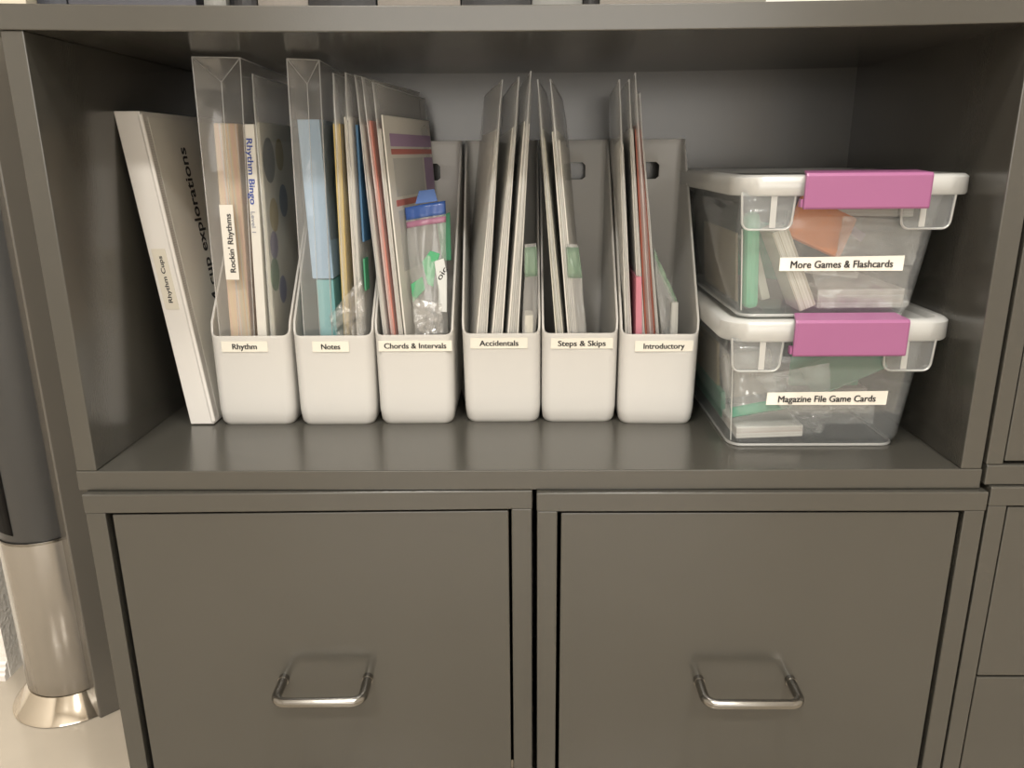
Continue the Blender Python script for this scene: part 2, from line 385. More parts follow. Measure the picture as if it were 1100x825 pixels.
# ------------------------------------------------------------------ things standing on top of the shelf (only their feet show)
def ztop(x): t = x/0.5; return 0.4495-0.0015*t-0.0050*max(0, 1-t*t)+0.0236
def book(x0, x1, y0, h, d, mat, label, pages=True):
    z0 = max(ztop(x0), ztop(x1)); t = min(0.0025, (x1-x0)*0.12); n = 6
    o = []
    bm = bmesh.new(); w_ = x1-x0
    prof = []
    for k in range(n+1):
        s = -1+2*k/n; prof.append((x0+w_*k/n, y0+0.004*s*s))
    prof += [(x1, y0+d), (x1-t, y0+d), (x1-t, y0+0.006)]
    prof += [(x0+t, y0+0.006), (x0+t, y0+d), (x0, y0+d)]
    loft(bm, [[(x, y, z0) for x, y in prof], [(x, y, z0+h) for x, y in prof]])
    b = link('binder_book', bm, mat, None, label, 'book', 'books and folders on top of the shelf')
    if pages: link('pages', boxbm(x0+t+0.0004, x1-t-0.0004, y0+0.010, y0+d-0.006, z0+0.003, z0+h-0.004), PAPER, b)
    return b
navy = solid('navy_cover', (0.035, 0.038, 0.05), rough=0.5); slate = solid('slate_cover', (0.065, 0.065, 0.08), rough=0.5)
taupe = solid('taupe_cover', (0.19, 0.17, 0.15), rough=0.55); greyc = solid('grey_cover', (0.20, 0.20, 0.19), rough=0.5); beige = solid('beige_cover', (0.55, 0.50, 0.40), rough=0.5)
book(-0.53, -0.4722, 0.004, 0.20, 0.20, beige, 'beige-backed thick book at the left end of the shelf top')
book(-0.4705, -0.4420, 0.02, 0.22, 0.20, navy, 'dark navy book next to the beige one on the shelf top')
book(-0.4410, -0.3170, 0.022, 0.18, 0.24, slate, 'very wide slate grey folder on the shelf top, between navy book and small beige one')
book(-0.3040, -0.2830, 0.008, 0.16, 0.18, greyc, 'slim light grey book on the shelf top above the first magazine file')
book(-0.2810, -0.2560, 0.015, 0.21, 0.2, BLACK, 'slim black book on the shelf top between light grey and taupe books')
book(-0.2548, -0.2065, 0.016, 0.19, 0.2, taupe, 'taupe book on the shelf top above the second magazine file')
book(-0.2050, -0.1410, 0.012, 0.22, 0.22, BLACK, 'thick black folder on the shelf top beside the taupe book')
book(-0.1395, -0.0605, 0.014, 0.20, 0.22, taupe, 'wide taupe folder on the shelf top between the two thick black ones')
book(-0.0590, 0.0070, 0.012, 0.21, 0.22, BLACK, 'thick black folder on the shelf top above the middle magazine files')
book(0.0080, 0.0560, 0.016, 0.18, 0.2, greyc, 'grey book on the shelf top, between two black ones right of centre')
book(0.0570, 0.0712, 0.012, 0.21, 0.2, BLACK, 'thinnest black book on the shelf top, beside the grey one')
book(0.0725, 0.2300, 0.014, 0.20, 0.23, taupe, 'widest taupe folder, last in the row on the shelf top')

# ------------------------------------------------------------------ white binder leaning on the left side
BH = 0.386
def bpt(a, b, c):
    """binder frame: a across the spine, b depth, c height; leaning towards the left side panel"""
    lean = -0.0435
    return V((-0.4325 + a + lean*c/BH - 0.02*0, 0.155 + b, 0.0012 + c*0.995))
bw, bd = 0.0305, 0.235
def bslab(a0, a1, b0, b1, c0, c1, mat, name, parent=None, bevel=0.0, **kw):
    bm = bmesh.new()
    vs = [bm.verts.new(bpt(x, y, z)) for z in (c0, c1) for y in (b0, b1) for x in (a0, a1)]
    for f in ((0, 2, 3, 1), (4, 5, 7, 6), (0, 1, 5, 4), (2, 6, 7, 3), (0, 4, 6, 2), (1, 3, 7, 5)): bm.faces.new([vs[i] for i in f])
    return link(name, bm, mat, parent, bevel=bevel, **kw)
bind = bslab(0, bw, 0, 0.0035, 0, BH, BINDERW, 'ring_binder', bevel=0.001, label='white ring binder leaning against the left side of the shelf', cat='binder')
bslab(bw-0.0035, bw, 0.0037, bd, 0, BH, BINDERW, 'front_cover', bind, bevel=0.001)
bslab(0, 0.0035, 0.0037, bd, 0, BH, BINDERW, 'back_cover', bind, bevel=0.001)
bslab(0.007, bw-0.007, 0.03, bd-0.012, 0.006, BH-0.02, PAPER, 'pages', bind)
# stitched welt along the spine hinge
bm = bmesh.new(); tube(bm, [bpt(bw-0.0005, 0.001, c) for c in [0.004+k*(BH-0.008)/24 for k in range(25)]], 0.0028, 10)
link('hinge_welt', bm, BINDERW, bind, smooth=60)
STITCH = solid('welt_ribbing', (0.60, 0.58, 0.55), rough=0.5)
bm = bmesh.new()
for k in range(130):
    c = 0.01 + k*(BH-0.02)/130
    vs = [bpt(bw+0.0006, 0.004+dy, c+dz) for dy, dz in ((0, 0), (0.010, 0), (0.010, 0.0013), (0, 0.0013))]
    bm.faces.new([bm.verts.new(q) for q in vs])
link('ribbed_strip', bm, STITCH, bind, solidify=0.0005, offset=0)
PAGEG = solid('cover_insert', (0.72, 0.70, 0.64), rough=0.28, noise_amt=0.02)
bslab(bw+0.0004, bw+0.0009, 0.0165, bd-0.004, 0.004, BH-0.006, PAGEG, 'cover_insert', bind)
lb = bslab(0.0045, 0.0215, -0.0009, -0.0002, 0.1515, 0.2265, LABELC, 'spine_label', bind, label='yellowish tape label')
upd = (bpt(0, 0, 1)-bpt(0, 0, 0)).normalized()
text('Rhythm Cups', bpt(0.0158, -0.0012, 0.160), upd, (-1, 0, -0.0), 0.058, 0.0052, INK, lb, bold=0.012)
nx = bpt(1, 0, 0)-bpt(0, 0, 0)
text('M cup explorations', bpt(bw+0.0013, 0.103, 0.140), upd, (0, -1, 0), 0.206, 0.0225, INK, bind, bold=0.012)

# ------------------------------------------------------------------ magazine files
FH, LIP, FD = 0.3515, 0.1175, 0.218
def magazine_file(xc, y0, wb, wt, lean, yaw, label, words_, lab, tw, th=0.0072, inset=0.0):
    r = 0.0125; n = 6
    def width(z): return wb + (wt-wb)*z/FH
    xs0, xs1 = -wb/2, wb/2
    loop = []           # (fx in -1..1 units of half width with corner handling, y)
    h = wb/2
    # front left corner, front, front right corner, right side, back, left side
    for k in range(n+1):
        t = math.pi + (math.pi/2)*k/n; loop.append((-h+r+r*math.cos(t), r+r*math.sin(t)))
    loop.append((0.0, 0.0))
    for k in range(n+1):
        t = 1.5*math.pi + (math.pi/2)*k/n; loop.append((h-r+r*math.cos(t), r+r*math.sin(t)))
    ns = 12; rb = 0.010
    for k in range(1, ns+1): loop.append((h, r+(FD-r-rb)*k/ns))
    for k in range(1, n+1):
        t = (math.pi/2)*k/n; loop.append((h-rb+rb*math.cos(t), FD-rb+rb*math.sin(t)))
    hx0, hx1 = 0.0175, 0.0155
    bcols = [hx0, hx0-0.004, 0.0, -hx1+0.004, -hx1]
    for x in bcols: loop.append((x, FD))
    for k in range(0, n+1):
        t = math.pi/2 + (math.pi/2)*k/n; loop.append((-h+rb+rb*math.cos(t), FD-rb+rb*math.sin(t)))
    for k in range(ns-1, 0, -1): loop.append((-h, r+(FD-r-rb)*k/ns))
    def top(y):
        if y <= r*1.001:
            s = y/r; return LIP + 0.016*(1-math.sqrt(max(0, 1-s*s)))
        s = (y-r)/(FD-r-0.012); 
        z = LIP+0.016 + (FH-LIP-0.016)*s
        if s > 0.93: 
            q = min(1, (s-0.93)/0.07); z = LIP+0.016+(FH-LIP-0.016)*(0.93+0.07*(1-(1-q)**2)) 
        return min(FH, z)
    zf = [0.0, 0.012, 0.04, 0.16, 0.32, 0.5, 0.68, 0.80, 0.845, 0.855, 0.90, 0.912, 0.96, 1.0]
    bm = bmesh.new(); grid = []
    hole_rows = (8, 11)
    for (x, y) in loop:
        tz = top(y); colv = []
        for f in zf:
            z = tz*f; k = width(z)/wb
            pin = 0.0
            if z < 0.012: pin = 0.004*(1-z/0.012)**2
            xx = x*(k - pin/h); yy = y + (pin if y < FD/2 else -pin)
            yb = yy
            X = xc + xx*math.cos(yaw) - yb*math.sin(yaw) + lean*z/FH; Y = y0 + xx*math.sin(yaw) + yb*math.cos(yaw)
            colv.append(bm.verts.new((X, Y, z+0.0004)))
        grid.append(colv)
    N = len(loop); bi = [loop.index((x, FD)) for x in bcols]; c0, c1 = bi[0], bi[-1]
    for i in range(N):
        j = (i+1) % N
        for k in range(len(zf)-1):
            inh = c0 <= i < c1 and hole_rows[0] <= k < hole_rows[1]
            A, B, C_, Dd = grid[i][k], grid[j][k], grid[j][k+1], grid[i][k+1]
            if inh:
                if i == c0 and k == hole_rows[0]: bm.faces.new((A, B, Dd))
                elif i == c0 and k == hole_rows[1]-1: bm.faces.new((A, C_, Dd))
                elif i == c1-1 and k == hole_rows[0]: bm.faces.new((A, B, C_))
                elif i == c1-1 and k == hole_rows[1]-1: bm.faces.new((B, C_, Dd))
                continue
            bm.faces.new((A, B, C_, Dd))
    bm.faces.new([c[0] for c in grid][::-1])
    o = link('magazine_file', bm, FILEW, None, label, 'magazine file', 'white magazine files on the shelf', smooth=45, solidify=0.0026)
    md = o.modifiers.new('rim', 'BEVEL'); md.width = 0.0009*S; md.segments = 2; md.limit_method = 'ANGLE'; md.angle_limit = math.radians(60)
    # label strip: stuck on the front just under the lip
    lx, lw_, lz, lh = lab
    cx = xc + lx + lean*lz/FH
    L = link('label', boxbm(cx-lw_/2, cx+lw_/2, y0-0.0011, y0-0.0003, lz, lz+lh), LABEL, o, label='printed paper label strip')
    text(words_, (cx-tw/2, y0-0.0014, lz+(lh-th)/2+0.0004), (1, 0, 0), (0, 0, 1), tw, th, INK, L, bold=0.02)
    return o
magazine_file(-0.3455, 0.1530, 0.0985, 0.106, 0.002, 0.0, 'white magazine file labelled Rhythm, beside the binder', 'Rhythm', (-0.006, 0.058, 0.0980, 0.0135), 0.031)
magazine_file(-0.2410, 0.1520, 0.0985, 0.106, 0.002, 0.0, 'white magazine file labelled Notes, holding a light blue book', 'Notes', (-0.002, 0.046, 0.0975, 0.0135), 0.024)
magazine_file(-0.1390, 0.1545, 0.0965, 0.104, 0.000, 0.0, 'white magazine file labelled Chords & Intervals', 'Chords & Intervals', (0.002, 0.092, 0.0975, 0.0135), 0.078)
magazine_file(-0.0285, 0.1603, 0.0970, 0.103, -0.003, 0.0, 'white magazine file labelled Accidentals', 'Accidentals', (-0.003, 0.072, 0.0990, 0.0135), 0.049)
magazine_file(0.0690, 0.1593, 0.0950, 0.098, 0.002, 0.0, 'white magazine file labelled Steps & Skips', 'Steps & Skips', (0.002, 0.078, 0.0985, 0.0135), 0.060)
magazine_file(0.1668, 0.1510, 0.0955, 0.103, 0.004, -0.020, 'white magazine file labelled Introductory, next to the clear boxes', 'Introductory', (0.005, 0.072, 0.0965, 0.0135), 0.051)

# ------------------------------------------------------------------ sleeves, cards and bags
def frame(FB, FT, BT):
    FB, FT, BT = V(FB), V(FT), V(BT); eu = BT-FT; ev = FT-FB
    nrm = ev.cross(eu).normalized()
    if nrm.x < 0: nrm = -nrm
    return FB, eu, ev, nrm
def sleeve(FB, FT, BT, tb, tt, label, group, mat=None, name='plastic_sleeve', wob=0.0015, seed=0.0, zip_=None):
    """flat clear pouch: two welded sheets that bulge over what is inside"""
    P0, eu, ev, nn = frame(FB, FT, BT)
    nu, nv = 16, 18; bm = bmesh.new(); sh = []
    for sgn in (1, -1):
        g = []
        for i in range(nu+1):
            u = i/nu; u = u*u*(3-2*u) if False else u
            uu = 0.5-0.5*math.cos(math.pi*u)
            cl = []
            for j in range(nv+1):
                v = j/nv
                e = max(0.0, 1-abs(2*uu-1)**10)**0.5 * max(0.0, 1-abs(2*v-1)**14)**0.5
                th_ = (tb*(1-v)+tt*v)*0.5
                w_ = wob*noise.noise(V((uu*3+seed, v*4, seed)))*(0.3+v) 
                p = P0 + eu*uu + ev*v + nn*(sgn*max(th_*e, 0.00025) + w_*1.0)
                cl.append(bm.verts.new(p))
            g.append(cl)
        sh.append(g)
        for i in range(nu):
            for j in range(nv): bm.faces.new((g[i][j], g[i+1][j], g[i+1][j+1], g[i][j+1]))
    A, B = sh
    for j in range(nv):
        bm.faces.new((A[0][j], A[0][j+1], B[0][j+1], B[0][j])); bm.faces.new((A[nu][j], A[nu][j+1], B[nu][j+1], B[nu][j]))
    for i in range(nu):
        bm.faces.new((A[i][0], A[i+1][0], B[i+1][0], B[i][0]))
    o = link(name, bm, mat or FILM, None, label, 'plastic sleeve', group, smooth=60)
    # welded seam bead along the front edge and the open top
    bm = bmesh.new(); bb = 0.0009
    pts = [P0+eu*0.0+ev*(k/16)+nn*(wob*noise.noise(V((seed, k/16*4, seed)))*(0.3+k/16)) for k in range(17)]
    pts += [P0+eu*(k/10)+ev+nn*(wob*1.3*noise.noise(V((k/10*3+seed, 4, seed)))) for k in range(1, 11)]
    tube(bm, pts, bb, 6); link('welded_seam', bm, SEAM, o, smooth=60)
    return o
def slab(FB, FT, BT, u0, u1, z0, v1, tb, tt, mat, name, label=None, cat=None, group=None, parent=None, off=0.0, bevel=0.0004, toff=0.0):
    P0, eu, ev, nn = frame(FB, FT, BT); bm = bmesh.new()
    v0 = z0/ev.length if z0 else 0.004
    vs = []
    for v in (v0, v1):
        t = tb*(1-v)+tt*v
        for u in (u0, u1):
            for s in (-1, 1):
                vs.append(bm.verts.new(P0+eu*u+ev*v+nn*(off + toff*v + s*t/2)))
    for f in ((0, 1, 3, 2), (4, 6, 7, 5), (0, 4, 5, 1), (2, 3, 7, 6), (0, 2, 6, 4), (1, 5, 7, 3)): bm.faces.new([vs[i] for i in f])
    return link(name, bm, mat, parent, label, cat, group, bevel=bevel)
def gusset_bag(LB, LT, RB, RT, depth, label, group, fold=0.02):
    """open clear bag with a creased front gusset"""
    LB, LT, RB, RT = V(LB), V(LT), V(RB), V(RT); bm = bmesh.new(); nv = 24; dy = V((0, depth, 0)); dz = V((0.003, 0, -0.006))
    g = []
    for j in range(nv+1):
        v = j/nv; L = LB.lerp(LT, v); Rr = RB.lerp(RT, v)
        top_ = max(0, (v-0.86)/0.14)
        k = 0.006 + 0.004*v + fold*top_*(1-top_)*2.2
        mid = (L+Rr)/2 + V((0.002*noise.noise(V((v*5, 1, 2))), k, -0.006*top_*0))
        row = [L+dy*1.0+dz*v, L+dy*0.5+V((0.003*noise.noise(V((v*3, 5, 1))), 0, 0)), L+dy*0.08, L, L.lerp(mid, 0.5)+V((0, 0.0015, 0)), mid, Rr.lerp(mid, 0.5)+V((0, 0.0015, 0)), Rr, Rr+dy*0.08, Rr+dy*0.5+V((0.003*noise.noise(V((v*3, 9, 1))), 0, 0)), Rr+dy*1.0+dz*v]
        g.append([bm.verts.new(q) for q in row])
    for j in range(nv):
        for i in range(len(g[0])): 
            k = (i+1) % len(g[0]); bm.faces.new((g[j][i], g[j][k], g[j+1][k], g[j+1][i]))
    bm.faces.new(g[0][::-1])
    o = link('gusset_bag', bm, FILM2, None, label, 'clear bag', group, smooth=35)
    # folded triangle at the mouth
    f = bmesh.new(); a = LT+V((0.001, 0.0005, -0.001)); b = RT+V((-0.001, 0.0005, -0.001)); c = (LT+RT)/2+V((0.001, 0.007, -0.026)); d_ = (LT+RT)/2 + V((0, 0.03, -0.001))
    A, B, C_, D_ = [f.verts.new(q) for q in (a, b, c, d_)]
    f.faces.new((A, C_, D_)); f.faces.new((B, D_, C_)); f.faces.new((A, D_, B))
    link('folded_mouth', f, FILM2, o)
    f = bmesh.new()
    for e0, e1 in ((LB, LT), (RB, RT)): tube(f, [e0.lerp(e1, k/10) for k in range(11)], 0.0007, 6)
    tube(f, [LT, RT], 0.0007, 6); tube(f, [RT, RT+dy+dz], 0.0006, 6); tube(f, [a, c, b], 0.0006, 6)
    tube(f, [(LB+RB)/2+V((0, 0.005, 0)), c], 0.0005, 6)
    link('welded_seam', f, SEAM, o, smooth=60)
    return o
def pillow(TL, TR, BR, BL, bulge, label, group, mat=CRINK, amp=0.004, seed=1.0, freq=9, zipc=None, zipv=(0.86, 0.97), cat='zip bag', name='zip_bag', nrm=None):
    """small crumpled bag; zipc adds coloured closure strip"""
    TL, TR, BR, BL = map(V, (TL, TR, BR, BL)); nn = V(nrm) if nrm else (TR-TL).cross(TL-BL).normalized()
    if nn.y > 0 and not nrm: nn = -nn
    bm = bmesh.new(); nu, nv = 22, 26; sh = []
    def P(u, v, sgn, extra=0.0):
        b = TL.lerp(TR, u); a = BL.lerp(BR, u); p = a.lerp(b, v)
        e = (max(0, math.sin(math.pi*u))**0.5)*(max(0, math.sin(math.pi*min(1, max(0, v*0.93+0.035))))**0.6)
        w_ = amp*(noise.noise(V((u*freq*0.6+seed, v*freq*0.6, seed)))+0.7*abs(noise.noise(V((u*freq*1.7, v*freq*1.7+seed, seed*2)))))
        return p + nn*(sgn*bulge*0.5*e + w_ + extra*sgn) + (TR-TL)*(0.02*noise.noise(V((v*6, seed, 3)))) 
    for sgn in (1, -1):
        g = [[bm.verts.new(P(i/nu, j/nv, sgn)) for j in range(nv+1)] for i in range(nu+1)]; sh.append(g)
        for i in range(nu):
            for j in range(nv): bm.faces.new((g[i][j], g[i+1][j], g[i+1][j+1], g[i][j+1]))
    A, B = sh
    for j in range(nv):
        bm.faces.new((A[0][j], A[0][j+1], B[0][j+1], B[0][j])); bm.faces.new((A[nu][j], A[nu][j+1], B[nu][j+1], B[nu][j]))
    for i in range(nu): bm.faces.new((A[i][0], A[i+1][0], B[i+1][0], B[i][0])); bm.faces.new((A[i][nv], A[i+1][nv], B[i+1][nv], B[i][nv]))
    o = link(name, bm, mat, None, label, cat, group, smooth=70)
    if zipc:
        bm = bmesh.new(); n = 20
        for sgn in (1, -1):
            g = [[bm.verts.new(P(i/n, zipv[0]+(zipv[1]-zipv[0])*j/4, sgn, 0.0006)) for j in range(5)] for i in range(n+1)]
            for i in range(n):
                for j in range(4): bm.faces.new((g[i][j], g[i+1][j], g[i+1][j+1], g[i][j+1]))
        link('zip_strip', bm, zipc, o, smooth=70, solidify=0.0003, offset=0, label='coloured closure strip')
    return o, P

def C(name, c, **k): return solid(name, c, rough=k.pop('rough', 0.55), **k)
LBLUE = C('light_blue_card', (0.36, 0.52, 0.70)); TEAL = C('teal_card', (0.22, 0.52, 0.56)); YEL = C('yellow_card', (0.66, 0.50, 0.17))
PINK = C('salmon_card', (0.72, 0.30, 0.25)); RED = C('brick_red_card', (0.33, 0.085, 0.050)); ROSE = C('rose_card', (0.60, 0.22, 0.28))
NAVY = C('deep_blue_card', (0.06, 0.16, 0.30)); GREEN = C('green_card', (0.06, 0.30, 0.16)); LILAC = C('lilac_print', (0.42, 0.30, 0.46)); REDP = C('red_print', (0.56, 0.19, 0.17))
GREYC = C('grey_print', (0.19, 0.20, 0.20)); GRIDP = C('pale_grey_print', (0.56, 0.56, 0.54)); ORANGE = C('orange_card', (0.86, 0.25, 0.05))
ZGREEN = film('green_zip_strip', c=(0.40, 0.62, 0.44), body=0.32, gloss=0.05, edge=0.2); ZBLUE = film('blue_zip_strip', c=(0.06, 0.16, 0.52), body=0.85, gloss=0.06, edge=0.2)
ZPINK = film('pink_zip_strip', c=(0.62, 0.30, 0.45), body=0.8, gloss=0.05, edge=0.2)
EDGES = striped('card_deck_edges', [(0.72, 0.69, 0.62), (0.62, 0.58, 0.5), (0.75, 0.73, 0.69), (0.5, 0.46, 0.40)], 'Z', 700)
EDGEX = striped('upright_card_edges', [(0.74, 0.72, 0.67), (0.62, 0.60, 0.54), (0.78, 0.76, 0.72), (0.55, 0.53, 0.47)], 'X', 700)
PEACH = striped('peach_card_edges', [(0.66, 0.62, 0.56), (0.74, 0.47, 0.34), (0.72, 0.60, 0.36), (0.62, 0.56, 0.52)], 'X', 260)
G1, G2, G3, G4, G5, G6 = ['things kept in the %s file' % s for s in ('Rhythm', 'Notes', 'Chords & Intervals', 'Accidentals', 'Steps & Skips', 'Introductory')]

# --- Rhythm file
bag = gusset_bag((-0.3875, 0.1665, 0.005), (-0.3818, 0.1665, 0.4440), (-0.3475, 0.1665, 0.005), (-0.3262, 0.1665, 0.4425), 0.212, 'tall clear gusset bag with a Rockin\' Rhythms strip, in the Rhythm file', G1)
slab((-0.3690, 0.183, 0.006), (-0.3575, 0.183, 0.3720), (-0.3575, 0.36, 0.3720), 0, 1, 0.004, 1, 0.026, 0.029, PEACH, 'card_deck', 'deck of white and peach cards inside the Rockin\' Rhythms bag', 'cards', G1, bevel=0.002)
L = slab((-0.3635, 0.1645, 0.006), (-0.3582, 0.1645, 0.4360), (-0.3582, 0.1652, 0.4360), 0, 1, 0.181, 0.632, 0.0165, 0.0165, LABELW, 'label', parent=bag, label='white strip label', bevel=0)
lv = V((0.0053, 0, 0.43)).normalized()
text("Rockin' Rhythms", V((-0.3562, 0.1638, 0.196)), lv, (-1, 0, 0.012), 0.071, 0.0070, INK, L, bold=0.012)
def spine_slab(x0b, x0t, wd, zt, y, depth, mat, name, label, cat, group, parent=None, z0=0.006, x1=None):
    bm = bmesh.new(); lo = [(x0b, y, z0), (x0b+wd, y, z0), (x0b+wd, y+depth, z0), (x0b, y+depth, z0)]; hi = [(x+(x0t-x0b), yy, zt) for x, yy, z in lo]
    loft(bm, [lo, hi]); return link(name, bm, mat, parent, label, cat, group, bevel=0.0008)
bing = spine_slab(-0.3430, -0.3300, 0.0118, 0.3700, 0.1690, 0.19, PAPER, 'card_game_box', 'white game box reading Rhythm Bingo on its spine, in the Rhythm file', 'game box', G1)
bv = V((0.0130, 0, 0.364)).normalized()
text('Rhythm Bingo', V((-0.3288, 0.1684, 0.3540)), -bv, (1, 0, -0.036), 0.0765, 0.0074, INKB, bing, bold=0.012)
text('Level 1', V((-0.3317, 0.1684, 0.2690)), -bv, (1, 0, -0.036), 0.0250, 0.0050, INKG, bing)
R3 = ((-0.3225, 0.168, 0.006), (-0.3145, 0.168, 0.4250), (-0.3200, 0.366, 0.4250))
sleeve(*R3, 0.012, 0.006, 'clear pouch with coloured circles showing through, rightmost in the Rhythm file', G1, seed=3.3)
sh = slab(*R3, 0.03, 0.95, 0.004, 0.875, 0.006, 0.004, CREAM, 'circle_sheet', 'cream sheet printed with coloured circles inside its clear pouch', 'sheet', G1)
P0, eu, ev, nn = frame(*R3)
def circ(y, z, r, mat, rz=None):
    bm = bmesh.new(); vs = []
    for k in range(28):
        t = 2*math.pi*k/28; Y, Z = y+r*math.cos(t), z+(rz or r)*math.sin(t); u = (Y-0.168)/0.21; v = (Z-0.006)/0.419
        vs.append(bm.verts.new(P0+eu*u+ev*v+nn*(0.0026+0.0005*(1-v))))
    bm.faces.new(vs); link('printed_circle', bm, mat, sh, solidify=0.0002, offset=0)
circ(0.205, 0.3285, 0.027, C('dark_grey_dot', (0.13, 0.14, 0.14)))
circ(0.258, 0.335, 0.020, C('ochre_dot', (0.42, 0.34, 0.14)))
circ(0.262, 0.277, 0.021, C('blue_dot', (0.13, 0.19, 0.28))); circ(0.210, 0.262, 0.021, C('mustard_dot', (0.46, 0.36, 0.15)))
circ(0.200, 0.2255, 0.018, C('purple_dot', (0.22, 0.18, 0.30))); circ(0.194, 0.189, 0.021, C('green_dot', (0.15, 0.26, 0.15))); circ(0.228, 0.165, 0.018, C('navy_dot', (0.13, 0.16, 0.34)))

# --- Notes file
gusset_bag((-0.2805, 0.1655, 0.005), (-0.2722, 0.1655, 0.4410), (-0.2455, 0.1655, 0.005), (-0.2348, 0.1655, 0.4390), 0.212, 'tall clear gusset bag around a light blue book, in the Notes file', G2)
tl = spine_slab(-0.2605, -0.2615, 0.0215, 0.184, 0.178, 0.17, TEAL, 'card_box', 'teal card box at the foot of the clear bag in the Notes file', 'card box', G2)
bb = spine_slab(-0.2655, -0.2690, 0.0265, 0.3750, 0.177, 0.18, LBLUE, 'small_book', 'light blue book standing on the teal box in the Notes file', 'book', G2, z0=0.1855)
N2 = ((-0.2285, 0.168, 0.006), (-0.2205, 0.168, 0.4250), (-0.2150, 0.366, 0.4250))
sleeve(*N2, 0.013, 0.012, 'clear sleeve with a yellow strip, middle of the Notes file', G2, seed=5.1)
slab(*N2, 0.02, 0.95, 0.004, 0.868, 0.0065, 0.0085, YEL, 'card_set', 'yellow card set inside a clear sleeve in the Notes file', 'cards', G2)
N3 = ((-0.2085, 0.168, 0.006), (-0.2062, 0.168, 0.4255), (-0.1975, 0.366, 0.4255))
sleeve(*N3, 0.015, 0.014, 'clear sleeve of white cards, last in the Notes file', G2, seed=6.4)
slab(*N3, 0.02, 0.95, 0.004, 0.885, 0.0075, 0.0085, EDGEX, 'card_set', 'white card set behind the yellow one in the Notes file', 'cards', G2, off=-0.0015)
slab((-0.1990, 0.172, 0.006), (-0.1985, 0.172, 0.40), (-0.1900, 0.366, 0.40), 0.02, 0.22, 0.225, 0.92, 0.0018, 0.0030, NAVY, 'folded_card', 'deep blue card edge at the end of the Notes file', 'card', G2)
pillow((-0.2450, 0.1615, 0.140), (-0.2010, 0.1625, 0.190), (-0.1990, 0.166, 0.105), (-0.2330, 0.1640, 0.105), 0.004, 'small crumpled clear bag stuffed at the front of the Notes file', G2, amp=0.006, seed=2.2, freq=7, name='crumpled_bag', cat='clear bag')

slab((-0.1990, 0.172, 0.006), (-0.1985, 0.172, 0.40), (-0.1900, 0.366, 0.40), 0.0, 0.10, 0.165, 0.52, 0.0022, 0.0022, GREEN, 'folded_card', 'small green card edge at the end of the Notes file', 'card', G2)
# --- Chords & Intervals file
C1 = ((-0.1715, 0.168, 0.006), (-0.1960, 0.168, 0.4230), (-0.1560, 0.366, 0.4190))
sleeve(*C1, 0.010, 0.004, 'leftmost clear sleeve in the Chords & Intervals file', G3, seed=1.7)
slab(*C1, 0.03, 0.95, 0.004, 0.87, 0.005, 0.002, PAPER, 'card_set', 'white cards in the leftmost sleeve of the Chords & Intervals file', 'cards', G3)
C2 = ((-0.1615, 0.168, 0.006), (-0.1868, 0.168, 0.4205), (-0.1460, 0.366, 0.4165))
sleeve(*C2, 0.0095, 0.006, 'clear sleeve with a salmon strip in the Chords & Intervals file', G3, seed=2.9)
slab(*C2, 0.02, 0.95, 0.004, 0.885, 0.0065, 0.0045, PINK, 'card_set', 'salmon card set in the second sleeve of the Chords & Intervals file', 'cards', G3)
C3 = ((-0.1520, 0.168, 0.006), (-0.1752, 0.168, 0.4150), (-0.1380, 0.366, 0.4080))
sleeve(*C3, 0.009, 0.007, 'clear sleeve of white cards right of the salmon one in the Chords & Intervals file', G3, seed=4.9)
slab(*C3, 0.02, 0.95, 0.004, 0.875, 0.006, 0.005, EDGEX, 'card_set', 'white cards right of the salmon set in the Chords & Intervals file', 'cards', G3)
C4 = ((-0.1445, 0.168, 0.006), (-0.1665, 0.168, 0.3790), (-0.1335, 0.366, 0.3790))
pg = slab(*C4, 0.0, 0.98, 0.004, 1.0, 0.0025, 0.002, PAPER, 'score_sheet', 'white sheet with lilac heading and red bands in the Chords & Intervals file', 'sheet', G3)
def band(u0, u1, v0, v1, mat, nm):
    P0, eu, ev, nn = frame(*C4); bm = bmesh.new()
    bm.faces.new([bm.verts.new(P0+eu*u+ev*v+nn*0.0017) for u, v in ((u0, v0), (u1, v0), (u1, v1), (u0, v1))])
    link(nm, bm, mat, pg, solidify=0.0003, offset=0)
band(0.08, 0.96, 0.905, 0.945, LILAC, 'heading_band'); band(0.08, 0.96, 0.880, 0.897, REDP, 'red_band')
band(0.10, 0.72, 0.745, 0.868, GRIDP, 'grid_panel'); band(0.08, 0.96, 0.715, 0.735, REDP, 'red_band')
band(0.76, 0.96, 0.745, 0.868, LILAC, 'side_panel_print'); band(0.10, 0.94, 0.50, 0.700, GRIDP, 'grid_panel')
zb, ZP = pillow((-0.1500, 0.205, 0.2700), (-0.0985, 0.205, 0.2780), (-0.0985, 0.176, 0.030), (-0.1360, 0.176, 0.030), 0.020, 'zip bag with blue closure and green tags, in the Chords & Intervals file', G3, mat=FILM2, amp=0.004, seed=4.0, freq=6, zipc=ZBLUE, zipv=(0.935, 1.0))
bm = bmesh.new(); g = [[bm.verts.new(ZP(i/16, 0.895+0.03*j/2, 1, 0.0008)) for j in range(3)] for i in range(17)]
for i in range(16):
    for j in range(2): bm.faces.new((g[i][j], g[i+1][j], g[i+1][j+1], g[i][j+1]))
link('slider_track', bm, ZPINK, zb, smooth=70, solidify=0.0005, offset=0, label='pink closure line')
bm = bmesh.new(); vs = [(-0.136, 0.2035, 0.2745), (-0.108, 0.2035, 0.2780), (-0.112, 0.205, 0.2925), (-0.131, 0.205, 0.2905)]
bm.faces.new([bm.verts.new(q) for q in vs]); link('raised_flap', bm, C('blue_flap', (0.08, 0.17, 0.46)), zb, solidify=0.0008, offset=0)
